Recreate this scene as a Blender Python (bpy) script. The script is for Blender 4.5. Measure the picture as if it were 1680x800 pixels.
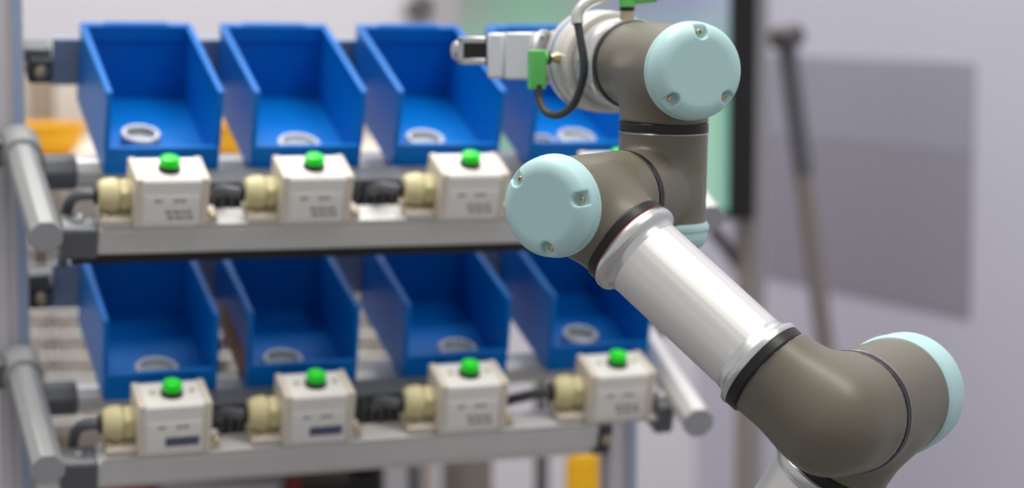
import bpy, bmesh, math, random
import numpy as np
from mathutils import Matrix, Vector

SC = bpy.context.scene
for o in list(bpy.data.objects):
    bpy.data.objects.remove(o)
COL = SC.collection
R = math.radians
random.seed(4)

# ------------------------------------------------------------------ camera
cd = bpy.data.cameras.new('camera')
cam = bpy.data.objects.new('camera', cd)
COL.objects.link(cam)
cam.location = (0, 0, 1.35)
cam.rotation_euler = (R(84), 0, 0)
cd.sensor_width = 36
cd.lens = 3660 / 1680 * 36
cd.clip_start = 0.05
cd.dof.use_dof = True
cd.dof.focus_distance = 1.535
cd.dof.aperture_fstop = 3.7
SC.camera = cam

# ------------------------------------------------------------------ light and exposure
w = bpy.data.worlds.new('hall_light')
SC.world = w
w.use_nodes = True
w.node_tree.nodes['Background'].inputs[0].default_value = (0.95, 0.96, 1.0, 1)
w.node_tree.nodes['Background'].inputs[1].default_value = 0.50


def area(name, loc, target, sx, sy, power, col=(1, 1, 1)):
    l = bpy.data.lights.new(name, 'AREA')
    l.shape = 'RECTANGLE'
    l.size, l.size_y, l.energy, l.color = sx, sy, power, col
    o = bpy.data.objects.new(name, l)
    COL.objects.link(o)
    o.location = loc
    o.rotation_euler = (Vector(target) - Vector(loc)).to_track_quat('-Z', 'Y').to_euler()
    return o


area('hall_lamp', (-0.7, 2.0, 3.9), (-0.2, 2.0, 1.1), 2.4, 0.9, 66, (1.0, 0.985, 0.96))
area('hall_lamp', (1.2, 0.9, 3.9), (0.3, 1.6, 1.1), 0.8, 2.2, 46, (1.0, 0.985, 0.96))
area('hall_lamp', (0.2, 3.6, 3.9), (0.0, 3.9, 0.9), 2.6, 0.9, 46, (1.0, 0.98, 0.97))
SC.view_settings.view_transform = 'Standard'
SC.view_settings.look = 'None'
SC.view_settings.exposure = 0.0
SC.view_settings.gamma = 1.0
SC.view_settings.use_curve_mapping = False


# ------------------------------------------------------------------ materials
def lin(*c):
    r = []
    for v in c:
        v /= 255
        r.append(v / 12.92 if v <= 0.04045 else ((v + 0.055) / 1.055) ** 2.4)
    return (*r, 1)


def mat(name, rgb, rough=0.5, metal=0.0, grain=0.0, gscale=200, bump=0.0, stretch=None, coat=0.0, spec=0.5, rvar=0.0):
    m = bpy.data.materials.new(name)
    m.use_nodes = True
    nt = m.node_tree
    b = nt.nodes['Principled BSDF']
    base = lin(*rgb)
    b.inputs['Base Color'].default_value = base
    b.inputs['Roughness'].default_value = rough
    b.inputs['Metallic'].default_value = metal
    b.inputs['Specular IOR Level'].default_value = spec
    if coat:
        b.inputs['Coat Weight'].default_value = coat
        b.inputs['Coat Roughness'].default_value = 0.25
    tc = nt.nodes.new('ShaderNodeTexCoord')
    mp = nt.nodes.new('ShaderNodeMapping')
    nt.links.new(tc.outputs['Object'], mp.inputs[0])
    if stretch:
        mp.inputs['Scale'].default_value = stretch
    nz = nt.nodes.new('ShaderNodeTexNoise')
    nz.inputs['Scale'].default_value = gscale
    nz.inputs['Detail'].default_value = 4
    nt.links.new(mp.outputs[0], nz.inputs['Vector'])
    if grain:
        mx = nt.nodes.new('ShaderNodeMix')
        mx.data_type = 'RGBA'
        mx.inputs[6].default_value = tuple(c * (1 - grain) for c in base[:3]) + (1,)
        mx.inputs[7].default_value = tuple(min(1, c * (1 + grain)) for c in base[:3]) + (1,)
        nt.links.new(nz.outputs[0], mx.inputs[0])
        nt.links.new(mx.outputs[2], b.inputs['Base Color'])
    if rvar:
        mr = nt.nodes.new('ShaderNodeMapRange')
        mr.inputs[1].default_value, mr.inputs[2].default_value = 0.3, 0.7
        mr.inputs[3].default_value, mr.inputs[4].default_value = rough - rvar, rough + rvar
        nt.links.new(nz.outputs[0], mr.inputs[0])
        nt.links.new(mr.outputs[0], b.inputs['Roughness'])
    if bump:
        bp = nt.nodes.new('ShaderNodeBump')
        bp.inputs['Strength'].default_value = bump
        bp.inputs['Distance'].default_value = 0.001
        nt.links.new(nz.outputs[0], bp.inputs['Height'])
        nt.links.new(bp.outputs[0], b.inputs['Normal'])
    return m


M = dict(
    bin=mat('blue_plastic', (0, 112, 196), 0.36, grain=0.03, gscale=60, spec=0.22),
    alu=mat('aluminium', (222, 219, 214), 0.4, 0.35, grain=0.04, gscale=40, stretch=(1, 0.05, 1)),
    alu_box=mat('satin_aluminium', (243, 239, 231), 0.45, 0.1, grain=0.03, gscale=80),
    tube=mat('drawn_aluminium', (238, 235, 229), 0.42, 0.8, grain=0.10, gscale=420, stretch=(1, 1, 0.004), bump=0.06, rvar=0.05),
    flange=mat('machined_aluminium', (222, 221, 217), 0.30, 0.92, grain=0.02, gscale=100),
    post=mat('post_aluminium', (200, 195, 196), 0.42, 0.25, grain=0.03, gscale=50),
    arm=mat('arm_aluminium', (164, 164, 162), 0.5, 0.3, grain=0.03, gscale=40, stretch=(1, 0.05, 1)),
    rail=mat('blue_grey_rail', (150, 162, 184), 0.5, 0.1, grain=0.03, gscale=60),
    dark=mat('dark_grey_plastic', (62, 64, 66), 0.45, grain=0.05),
    conn=mat('grey_cast_metal', (112, 114, 116), 0.4, 0.5, grain=0.05),
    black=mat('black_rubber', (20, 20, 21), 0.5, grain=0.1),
    band=mat('black_band', (27, 25, 26), 0.38, grain=0.05, spec=0.4),
    duct=mat('charcoal_duct', (92, 94, 98), 0.5, grain=0.05),
    beige=mat('beige_plastic', (222, 211, 194), 0.5, grain=0.03),
    gland=mat('cream_nylon', (214, 202, 152), 0.42, grain=0.04),
    label=mat('silver_label', (244, 240, 233), 0.5, 0.0, grain=0.02),
    ink=mat('grey_print', (128, 128, 132), 0.6),
    inkdark=mat('slate_print', (84, 92, 112), 0.6),
    green=mat('green_lens', (20, 232, 36), 0.3, spec=0.5),
    brass=mat('screw_brass', (196, 182, 150), 0.3, 0.8),
    steel=mat('steel', (200, 200, 200), 0.28, 0.9, grain=0.04),
    ring=mat('matt_steel', (200, 202, 206), 0.45, 0.5, grain=0.05),
    ring_in=mat('grey_bore', (158, 164, 168), 0.55, 0.2),
    taupe=mat('taupe_grey_paint', (110, 104, 88), 0.46, 0.06, grain=0.03, gscale=900, coat=0.2),
    mint=mat('mint_plastic', (181, 215, 213), 0.42, grain=0.015, gscale=120),
    white=mat('white_coating', (214, 209, 200), 0.4, 0.15, grain=0.02),
    gripw=mat('pale_anodised', (226, 227, 230), 0.4, 0.25, grain=0.02),
    plate=mat('plate_grey', (186, 187, 191), 0.4, 0.35, grain=0.03),
    bluel=mat('blue_stripe', (70, 150, 205), 0.5),
    redl=mat('red_seal', (150, 40, 34), 0.5),
    gconn=mat('green_connector', (100, 196, 100), 0.45, grain=0.03),
    sleeve=mat('silver_sleeve', (214, 214, 206), 0.3, 0.5, grain=0.25, gscale=160, bump=0.3),
    wall=mat('pale_wall', (224, 221, 226), 0.8, grain=0.015, gscale=3),
    wallr=mat('lavender_wall', (204, 202, 216), 0.8, grain=0.02, gscale=3),
    pan1=mat('grey_panel', (157, 157, 170), 0.7, grain=0.02, gscale=4),
    pan2=mat('dark_mauve_panel', (150, 145, 157), 0.7, grain=0.03, gscale=4),
    floor=mat('grey_carpet', (120, 118, 122), 0.95, grain=0.1, gscale=300),
    ceil=mat('white_ceiling', (215, 215, 218), 0.9),
    bezel=mat('black_gloss', (14, 14, 16), 0.3),
    pole=mat('taupe_metal', (146, 138, 132), 0.5, 0.2, grain=0.04),
    darkpole=mat('dark_metal', (96, 93, 92), 0.5, 0.3, grain=0.04),
    cream=mat('cream_laminate', (214, 204, 190), 0.6, grain=0.05, gscale=12),
    tan=mat('tan_laminate', (160, 142, 124), 0.6, grain=0.06, gscale=12),
    carton=mat('beige_board', (206, 195, 182), 0.75, grain=0.12, gscale=14),
    wire=mat('white_wire', (224, 220, 216), 0.45, 0.2),
    yellow=mat('amber_yellow', (240, 178, 0), 0.45, grain=0.03, gscale=30),
    orange=mat('orange_brown_reflection', (178, 112, 60), 0.6, grain=0.08, gscale=40),  # colour of the reflection painted on one bin side
    red=mat('red_plastic', (160, 36, 44), 0.5),
    greybox=mat('light_grey_plastic', (170, 168, 170), 0.55, grain=0.04),
)


def screen_material():
    m = bpy.data.materials.new('lit_screen')
    m.use_nodes = True
    nt = m.node_tree
    b = nt.nodes['Principled BSDF']
    b.inputs['Base Color'].default_value = (0.02, 0.02, 0.02, 1)
    b.inputs['Roughness'].default_value = 0.3
    tc = nt.nodes.new('ShaderNodeTexCoord')
    sp = nt.nodes.new('ShaderNodeSeparateXYZ')
    nt.links.new(tc.outputs['Generated'], sp.inputs[0])

    def ramp(stops, src):
        r = nt.nodes.new('ShaderNodeValToRGB')
        e = r.color_ramp.elements
        e[0].position, e[0].color = stops[0][0], lin(*stops[0][1])
        e[1].position, e[1].color = stops[-1][0], lin(*stops[-1][1])
        for p_, c_ in stops[1:-1]:
            n = e.new(p_)
            n.color = lin(*c_)
        nt.links.new(src, r.inputs[0])
        return r
    top = ramp([(0.0, (150, 160, 150)), (0.1, (140, 166, 150)), (0.28, (132, 182, 150)), (0.45, (150, 165, 165)),
                (0.6, (146, 150, 176)), (0.85, (152, 160, 190)), (1.0, (168, 178, 200))], sp.outputs[0])
    low = ramp([(0.0, (150, 190, 170)), (0.85, (150, 205, 175)), (0.93, (166, 212, 184)), (1.0, (128, 182, 166))], sp.outputs[0])
    mr = nt.nodes.new('ShaderNodeMapRange')
    mr.inputs[1].default_value, mr.inputs[2].default_value = 0.3, 0.42
    nt.links.new(sp.outputs[2], mr.inputs[0])
    mx = nt.nodes.new('ShaderNodeMix')
    mx.data_type = 'RGBA'
    nt.links.new(mr.outputs[0], mx.inputs[0])
    nt.links.new(low.outputs[0], mx.inputs[6])
    nt.links.new(top.outputs[0], mx.inputs[7])
    nt.links.new(mx.outputs[2], b.inputs['Emission Color'])
    b.inputs['Emission Strength'].default_value = 0.85
    return m


M['screen'] = screen_material()
b_ = M['bin'].node_tree.nodes['Principled BSDF']          # thin moulded plastic lets a little light through
b_.inputs['Subsurface Weight'].default_value = 0.4
b_.inputs['Subsurface Radius'].default_value = (0.3, 0.8, 1.0)
b_.inputs['Subsurface Scale'].default_value = 0.004


# ------------------------------------------------------------------ mesh helpers
def frame(o, z, x=None):
    """matrix with origin o, local Z along z"""
    z = Vector(z).normalized()
    x = Vector(x) if x is not None else (Vector((0, 0, 1)) if abs(z.z) < 0.9 else Vector((1, 0, 0)))
    y = z.cross(x).normalized()
    x = y.cross(z).normalized()
    m = Matrix.Identity(4)
    for i in range(3):
        m[i][0], m[i][1], m[i][2], m[i][3] = x[i], y[i], z[i], o[i]
    return m


WORLD = {}


def wm(o):
    return WORLD.get(o.name, Matrix.Identity(4))


class MB:
    def __init__(s):
        s.v, s.f = [], []

    def add(s, vs, fs, m=None):
        n = len(s.v)
        s.v += [tuple(m @ Vector(v)) if m else tuple(v) for v in vs]
        s.f += [tuple(i + n for i in f) for f in fs]
        return s

    def box(s, a, b, m=None):
        x0, y0, z0 = a
        x1, y1, z1 = b
        vs = [(x0, y0, z0), (x1, y0, z0), (x1, y1, z0), (x0, y1, z0), (x0, y0, z1), (x1, y0, z1), (x1, y1, z1), (x0, y1, z1)]
        return s.add(vs, [(0, 3, 2, 1), (4, 5, 6, 7), (0, 1, 5, 4), (1, 2, 6, 5), (2, 3, 7, 6), (3, 0, 4, 7)], m)

    def prism(s, poly, z0, z1, m=None):
        n = len(poly)
        vs = [(x, y, z0) for x, y in poly] + [(x, y, z1) for x, y in poly]
        fs = [tuple(reversed(range(n))), tuple(range(n, 2 * n))]
        fs += [(i, (i + 1) % n, n + (i + 1) % n, n + i) for i in range(n)]
        return s.add(vs, fs, m)

    def lathe(s, prof, n=48, m=None, closed=False):
        """prof: (radius, z) list; ends capped unless closed (a ring profile)"""
        vs, fs = [], []
        k = len(prof)
        for r, z in prof:
            for i in range(n):
                a = 2 * math.pi * i / n
                vs.append((r * math.cos(a), r * math.sin(a), z))
        rows = k if closed else k - 1
        for j in range(rows):
            j2 = (j + 1) % k
            for i in range(n):
                i2 = (i + 1) % n
                fs.append((j * n + i, j * n + i2, j2 * n + i2, j2 * n + i))
        if not closed:
            fs.append(tuple(reversed(range(n))))
            fs.append(tuple(range((k - 1) * n, k * n)))
        return s.add(vs, fs, m)

    def cyl(s, r, z0, z1, n=32, m=None, ch=0.0):
        if ch:
            return s.lathe([(r - ch, z0), (r, z0 + ch), (r, z1 - ch), (r - ch, z1)], n, m)
        return s.lathe([(r, z0), (r, z1)], n, m)

    def tube(s, pts, r, n=12, sub=6):
        P = [Vector(p) for p in pts]
        if sub > 1 and len(P) > 2:
            Q = []
            for i in range(len(P) - 1):
                p0, p1, p2, p3 = P[max(i - 1, 0)], P[i], P[i + 1], P[min(i + 2, len(P) - 1)]
                for k in range(sub):
                    t = k / sub
                    Q.append(0.5 * ((2 * p1) + (p2 - p0) * t + (2 * p0 - 5 * p1 + 4 * p2 - p3) * t * t + (3 * p1 - p0 - 3 * p2 + p3) * t ** 3))
            Q.append(P[-1])
            P = Q
        T = [(P[min(i + 1, len(P) - 1)] - P[max(i - 1, 0)]).normalized() for i in range(len(P))]
        x = T[0].orthogonal().normalized()
        vs, fs = [], []
        for i, p in enumerate(P):
            x = (x - T[i] * x.dot(T[i])).normalized()
            y = T[i].cross(x)
            for k in range(n):
                a = 2 * math.pi * k / n
                vs.append(tuple(p + (x * math.cos(a) + y * math.sin(a)) * r))
        for i in range(len(P) - 1):
            for k in range(n):
                k2 = (k + 1) % n
                fs.append((i * n + k, i * n + k2, (i + 1) * n + k2, (i + 1) * n + k))
        fs.append(tuple(reversed(range(n))))
        fs.append(tuple(range((len(P) - 1) * n, len(P) * n)))
        return s.add(vs, fs)

    def build(s, name, material, parent=None, m=None, bevel=0.0, seg=2, angle=35):
        me = bpy.data.meshes.new(name)
        me.from_pydata(s.v, [], s.f)
        bm = bmesh.new()
        bm.from_mesh(me)
        bmesh.ops.recalc_face_normals(bm, faces=bm.faces)
        bm.to_mesh(me)
        bm.free()
        return link(name, me, material, parent, m, bevel, seg, angle)


def link(name, me, material, parent=None, m=None, bevel=0.0, seg=2, angle=35):
    for p in me.polygons:
        p.use_smooth = True
    me.set_sharp_from_angle(angle=R(angle))
    me.materials.append(M[material])
    o = bpy.data.objects.new(name, me)
    COL.objects.link(o)
    m = m or Matrix.Identity(4)
    if parent is not None:
        o.parent = parent
        o.matrix_parent_inverse = wm(parent).inverted()
    o.matrix_basis = m
    WORLD[o.name] = m
    if bevel:
        b = o.modifiers.new('bevel', 'BEVEL')
        b.width, b.segments, b.limit_method, b.angle_limit = bevel, seg, 'ANGLE', R(40)
        b.harden_normals = False
    return o


def tag(o, label=None, cat=None, group=None, kind=None):
    for k, v in (('label', label), ('category', cat), ('group', group), ('kind', kind)):
        if v:
            o[k] = v
    return o


def empty(name, m, label=None, cat=None, group=None, kind=None):
    o = bpy.data.objects.new(name, None)
    o.empty_display_size = 0.02
    COL.objects.link(o)
    o.matrix_basis = m
    WORLD[o.name] = m
    return tag(o, label, cat, group, kind)


def part(mb, name, material, parent, **k):
    """a part whose mesh is in the parent's own coordinates"""
    return mb.build(name, material, parent, m=wm(parent), **k)


def copy_tree(o, parent=None):
    c = o.copy()
    COL.objects.link(c)
    c.parent = parent
    for ch in list(o.children):
        copy_tree(ch, c)
    return c


def T(x, y, z):
    return Matrix.Translation((x, y, z))


# ------------------------------------------------------------------ signed-distance surfaces (smoothly blended castings)
def cyl_sdf(P, a, b, r, rd=0.002):
    a, b = np.array(a, float), np.array(b, float)
    L = np.linalg.norm(b - a)
    n = (b - a) / L
    q = P - (a + b) / 2
    t = q @ n
    rad = np.sqrt(np.maximum((q * q).sum(-1) - t * t, 1e-14))
    dx, dy = rad - r + rd, np.abs(t) - L / 2 + rd
    return np.minimum(np.maximum(dx, dy), 0) + np.sqrt(np.maximum(dx, 0) ** 2 + np.maximum(dy, 0) ** 2) - rd


def cone_sdf(P, a, b, r1, r2):
    a, b = np.array(a, float), np.array(b, float)
    d = b - a
    t = np.clip(((P - a) @ d) / (d @ d), 0, 1)
    q = P - a - t[..., None] * d
    return np.sqrt((q * q).sum(-1)) - (r1 + (r2 - r1) * t)


def round_cone_sdf(P, a, b, r1, r2):
    a, b = np.array(a, float), np.array(b, float)
    ba = b - a
    l2 = ba @ ba
    rr = r1 - r2
    a2 = l2 - rr * rr
    pa = P - a
    y = pa @ ba
    z = y - l2
    q = pa * l2 - y[:, None] * ba
    x2 = (q * q).sum(-1)
    y2, z2 = y * y * l2, z * z * l2
    k = np.sign(rr) * rr * rr * x2
    mid = (np.sqrt(np.maximum(x2 * a2 / l2, 0)) + y * rr) / l2 - r1
    d = mid
    end1 = np.sqrt(x2 + y2) / l2 - r1
    end2 = np.sqrt(x2 + z2) / l2 - r2
    d = np.where(np.sign(y) * a2 * y2 < k, end1, d)
    return np.where(np.sign(z) * a2 * z2 > k, end2, d)


def plane_cut(d, P, o, n):
    return np.maximum(d, (P - np.array(o)) @ np.array(n))


def smin(a, b, k):
    h = np.clip(0.5 + 0.5 * (b - a) / k, 0, 1)
    return b + (a - b) * h - k * h * (1 - h)


def sdf_mesh(name, fn, lo, hi, h):
    lo, hi = np.array(lo), np.array(hi)
    n = np.ceil((hi - lo) / h).astype(int) + 1
    ax = [lo[i] + h * np.arange(n[i]) for i in range(3)]
    P = np.stack(np.meshgrid(*ax, indexing='ij'), -1)
    G = fn(P.reshape(-1, 3)).reshape(n)
    S = G < 0
    sh = n - 1
    cnt = np.zeros(sh)
    acc = np.zeros((*sh, 3))

    def cell(A, d):
        return A[d[0]:d[0] + sh[0], d[1]:d[1] + sh[1], d[2]:d[2] + sh[2]]
    for axis in range(3):
        o1, o2 = [k for k in range(3) if k != axis]
        for u in (0, 1):
            for v in (0, 1):
                d = [0, 0, 0]
                d[o1], d[o2] = u, v
                e = list(d)
                e[axis] = 1
                g0, g1 = cell(G, d), cell(G, e)
                x = (g0 < 0) != (g1 < 0)
                t = np.where(x, g0 / np.where(x, g0 - g1, 1), 0)
                p = np.zeros((*sh, 3))
                for k in range(3):
                    p[..., k] = d[k]
                p[..., axis] = t
                acc += np.where(x[..., None], p, 0)
                cnt += x
    act = cnt > 0
    idx = -np.ones(sh, int)
    idx[act] = np.arange(act.sum())
    base = np.stack(np.nonzero(act), -1)
    V = lo + h * (base + acc[act] / cnt[act][:, None])
    for _ in range(3):
        e = h * 0.2
        f0 = fn(V)
        g = np.stack([fn(V + e * np.eye(3)[k]) - fn(V - e * np.eye(3)[k]) for k in range(3)], -1) / (2 * e)
        gg = np.maximum((g * g).sum(-1), 0.25)
        V = V - np.clip(f0 / gg, -h, h)[:, None] * g
    F = []
    for axis in range(3):
        o1, o2 = (axis + 1) % 3, (axis + 2) % 3
        a = np.take(S, range(n[axis] - 1), axis)
        b = np.take(S, range(1, n[axis]), axis)
        e = np.stack(np.nonzero(a != b), -1)
        e = e[(e[:, o1] > 0) & (e[:, o2] > 0) & (e[:, o1] < sh[o1]) & (e[:, o2] < sh[o2])]
        if not len(e):
            continue
        q = []
        for u, v in ((-1, -1), (0, -1), (0, 0), (-1, 0)):
            c = e.copy()
            c[:, o1] += u
            c[:, o2] += v
            q.append(idx[c[:, 0], c[:, 1], c[:, 2]])
        q = np.stack(q, -1)
        flip = ~S[e[:, 0], e[:, 1], e[:, 2]]
        q[flip] = q[flip][:, ::-1]
        F.append(q)
    F = np.concatenate(F)
    me = bpy.data.meshes.new(name)
    me.from_pydata(V.tolist(), [], F.tolist())
    return me


def bounds(pts, r):
    p = np.array(pts)
    return p.min(0) - r, p.max(0) + r


# ------------------------------------------------------------------ the room
def struct(mb, name, material, **k):
    return tag(mb.build(name, material, **k), kind='structure')


struct(MB().box((-2.6, -1.2, -0.05), (2.8, 5.2, 0.0)), 'floor', 'floor')
struct(MB().box((-2.6, 4.6, 0.0), (0.42, 4.7, 4.2)), 'wall_back', 'wall')
WR = frame((0.384, 4.6, 0), (0, 0, 1), (0.4244, -0.9055, 0))     # local x runs along the right wall towards us
struct(MB().box((0, 0, 0), (2.7, 0.08, 4.2)), 'wall_right', 'wallr', m=WR)
# boards fixed on the right wall, seen as soft grey bands
for nm, mt, z0, z1, t in (('trim_1', 'pan1', 1.106, 1.262, 0.004), ('trim_2', 'pan2', 0.83, 1.104, 0.004)):
    struct(MB().box((0.14, -t, z0), (0.93, 0.0, z1)), nm, mt, m=WR, bevel=0.001)
struct(MB().box((0.0, -0.015, 0.0), (2.7, 0.0, 0.1)), 'baseboard_right', 'wall', m=WR)
struct(MB().box((-2.6, 4.585, 0.0), (0.39, 4.6, 0.1)), 'baseboard_back', 'wall')

# ------------------------------------------------------------------ rack rows: local x along the row, y to the back, z out of the tilted shelf


def rowmat(H, D, N, o):
    m = Matrix.Identity(4)
    for i in range(3):
        m[i][0], m[i][1], m[i][2], m[i][3] = H[i], D[i], N[i], o[i]
    return m


MU = rowmat((0.9394, 0.3427, -0.0091), (-0.3127, 0.8676, 0.3867), (0.1404, -0.3604, 0.9222), (-0.3119, 1.9735, 1.2074))
ML = rowmat((0.9458, 0.3247, 0.0106), (-0.3099, 0.8919, 0.3293), (0.0975, -0.3148, 0.9442), (-0.3163, 1.9758, 1.0068))
YAW = Matrix.Rotation(R(19.5), 4, 'Z')
PL, PR = Vector((-0.461, 2.035, 0)), Vector((0.108, 2.238, 0))   # the two visible rack posts


def slot_profile(a, d=0.0035, g=0.0035):
    """square extrusion outline with a slot in each side"""
    h = a / 2
    side = [(-h, -h), (-g, -h), (-g, -h + d), (g, -h + d), (g, -h)]
    out = []
    for k in range(4):
        c, s_ = math.cos(k * math.pi / 2), math.sin(k * math.pi / 2)
        out += [(x * c - y * s_, x * s_ + y * c) for x, y in side]
    return out


def pipe_profile(r, k=1.0, n=8):
    return [(r * math.cos(math.pi / 8 + 2 * math.pi * i / n) / math.cos(math.pi / 8) * 0.97, r * math.sin(math.pi / 8 + 2 * math.pi * i / n) / math.cos(math.pi / 8) * 0.97) for i in range(n)]


rack = empty('storage_rack', T(-0.2, 2.15, 0), 'silver aluminium pipe rack holding two tilted rows of blue bins', 'rack')


def rp(mb, name, material, m=None, parent=None, **k):
    return mb.build(name, material, parent or rack, m=m, **k)


def bolt(parent, m, r=0.0045, material='brass'):
    return MB().lathe([(r * 0.55, 0.0032), (r * 0.55, 0.0012), (r, 0.001), (r, -0.001)][::-1], 12).build('bolt', material, parent, m=m)


for p, top in ((PL, 1.75), (PR, 1.19)):
    po = rp(MB().prism(slot_profile(0.030), 0.02, top), 'post', 'post', T(*p) @ YAW, bevel=0.0008)
    MB().box((0.0040, -0.0158, 0.05), (0.0138, -0.0146, top - 0.01)).build('post_strip', 'rail', po, m=T(*p) @ YAW)  # blue-grey strip down the post front, right of its slot
    rp(MB().box((-0.02, -0.22, 0), (0.02, 0.30, 0.03)), 'foot', 'post', T(*p) @ YAW, bevel=0.002)


def span(a, b):
    """frame with local z from a to b"""
    a, b = Vector(a), Vector(b)
    return frame(a, b - a, (0, 0, 1)), (b - a).length


# low cross beam between the posts
fr, L = span(PL + Vector((0, 0, 0.917)), PR + Vector((0, 0, 0.917)))
fr = fr @ T(0, 0, 0)
rp(MB().prism(slot_profile(0.0245, 0.003, 0.003), 0.016, L - 0.016), 'beam', 'alu', fr, bevel=0.001)
cl = rp(MB().box((-0.013, -0.016, L - 0.034), (0.013, 0.015, L - 0.0155)), 'beam_bracket', 'dark', fr, bevel=0.002)
bolt(cl, fr @ frame((0, 0.0155, L - 0.025), (0, 1, 0)))
bolt(cl, fr @ frame((0, -0.0165, L - 0.025), (0, -1, 0)), 0.005)
for MR, z_arm, z_front, dend, uppr in ((MU, -0.013, -0.022, -0.092, True), (ML, -0.006, -0.026, -0.105, False)):
    def L_(mb, name, material, parent=None, **k):
        return mb.build(name, material, parent or rack, m=MR, **k)
    z_left = z_arm
    for h, sgn in ((-0.1125, 1), (0.4885, -1)):
        d1 = dend if sgn > 0 else (-0.123 if uppr else -0.127)
        z_arm = z_left if sgn > 0 else 0.004
        hend = h if sgn > 0 else h - (0.006 if uppr else 0.0155)
        f = frame((h, 0.085, z_arm), (hend - h, d1 - 0.085, 0), (0, 0, 1))
        arm = L_(MB().prism(pipe_profile(0.0142), 0, 0.085 - d1, f), 'side_arm', 'arm' if sgn > 0 else 'alu', bevel=0.002)
        L_(MB().prism(pipe_profile(0.0146), 0.085 - d1 - 0.0005, 0.085 - d1 + 0.0015, f), 'end_cap', 'conn' if False else 'greybox', arm, bevel=0.0008)
        # cast joint wrapping the arm where it leaves the post
        rj = 0.0185 if sgn > 0 else 0.0157
        j = L_(MB().lathe([(0.0145, -0.004), (rj, -0.002), (rj, 0.026), (0.0145, 0.028)], 16, f), 'joint', 'arm')
        L_(MB().box((h - 0.022 * (1 if sgn > 0 else -1) - 0.006, 0.06, z_arm - 0.012), (h - 0.022 * (1 if sgn > 0 else -1) + 0.006, 0.085, z_arm + 0.014)), 'joint_lug', 'conn', j, bevel=0.002)
        # slim groove strip on the inner side of the arm
        L_(MB().box((sgn * 0.0128, -0.0045, 0.035), (sgn * 0.0146, -0.0020, 0.080 - d1), frame((h, 0.085, z_arm), (hend - h, d1 - 0.085, 0), (0, 0, 1)) @ Matrix(((0, -1, 0, 0), (1, 0, 0, 0), (0, 0, 1, 0), (0, 0, 0, 1)))), 'groove_strip', 'dark', arm)
    fx = frame((-0.0985, 0.030, -0.0142), (1, 0, 0), (0, 0, 1))
    L_(MB().prism(pipe_profile(0.0138), 0.0, 0.560, fx), 'cross_pipe', 'alu', bevel=0.002)
    for a, b in ((0.0, 0.029),):
        c = L_(MB().prism(pipe_profile(0.0156), a, b, fx), 'pipe_sleeve', 'duct', bevel=0.002)
    f2 = frame((-0.0985, -0.070, z_front), (1, 0, 0), (0, 0, 1))
    sq = [(0.0138 * x, 0.0138 * y) for x, y in ((1, -.55), (1, .55), (.8, .95), (-.8, .95), (-1, .75), (-1, -.75), (-.8, -.95), (.8, -.95))]
    f2 = f2 @ T(-0.0032, 0, 0)
    L_(MB().prism(sq, 0.0, 0.562 if uppr else 0.494, f2), 'front_rail', 'alu', bevel=0.0015)
    L_(MB().box((-0.064, -0.0842, z_front + 0.0102), (0.458, -0.0560, z_front + 0.0132)), 'mounting_strip', 'alu', bevel=0.0006)
    if not uppr:
        c = L_(MB().box((0.3955, -0.086, -0.044), (0.4075, -0.054, -0.0165)), 'rail_clamp', 'dark', bevel=0.002)
        L_(MB().lathe([(0.005, 0), (0.005, 0.0025), (0.003, 0.0035)], 12, frame((0.4015, -0.0858, -0.031), (0, -1, 0))), 'bolt', 'brass', c)
    for a, b in ((0.0, 0.032), ((0.535, 0.562) if uppr else (0.5460, 0.5630))):
        if a > 0.1 and not uppr:
            f2 = f2 @ T(0.0142, 0.0, 0.004)
        c = L_(MB().prism([(1.18 * x, 1.18 * y) for x, y in sq], a, b, f2), 'rail_sleeve', 'conn', bevel=0.0025)
        L_(MB().lathe([(0.006, -0.002), (0.006, 0.002), (0.004, 0.004)], 6, f2 @ frame((0.0155, 0, (a + b) / 2), (1, 0, 0))), 'bolt', 'steel', c)
    L_(MB().box((-0.0745, 0.1545, 0.0130), (0.485, 0.1600, 0.0600)).box((-0.0745, 0.1535, 0.054), (0.485, 0.1545, 0.060)).box((-0.0745, 0.1537, 0.034), (0.485, 0.1545, 0.0365)), 'hanging_rail', 'rail', bevel=0.0008)
    c = L_(MB().box((-0.100, 0.128, 0.026), (-0.0775, 0.158, 0.051)), 'rail_clamp', 'dark', bevel=0.003)
    L_(MB().box((-0.112, 0.134, 0.046), (-0.079, 0.156, 0.059)), 'clamp_tab', 'conn', c, bevel=0.002)
    L_(MB().lathe([(0.006, 0), (0.006, 0.0025), (0.0035, 0.004)], 12, frame((-0.0885, 0.1282, 0.039), (0, -1, 0))), 'bolt', 'brass', c)
    c = L_(MB().box((0.485, 0.128, 0.026), (0.508, 0.158, 0.051)), 'rail_clamp', 'dark', bevel=0.003)
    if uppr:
        L_(MB().box((-0.088, -0.082, -0.046), (0.455, -0.052, -0.0375)), 'under_bar', 'black')  # plain black bar beneath the upper front rail
    # slotted wiring duct behind the boxes
    h0, h1 = (0.030, 0.262) if uppr else (0.030, 0.268)
    du = L_(MB().box((h0, -0.039, -0.028), (h1, -0.013, -0.024)).box((h0, -0.039, 0.004), (h1, -0.013, 0.008)).box((h0, -0.0135, -0.028), (h1, -0.012, 0.006)), 'wiring_duct', 'duct', bevel=0.0006)
    k = 0
    x = h0
    while x < h1:
        fi = MB().box((x, -0.0395, -0.0262), (x + 0.0052, -0.0378, 0.006))
        L_(fi, 'duct_finger', 'duct', du)
        x += 0.0082


# ------------------------------------------------------------------ blue bins
BL, BH, LIP, W2, TH = 0.1521, 0.0761, 0.0253, 0.051, 0.0028


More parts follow.
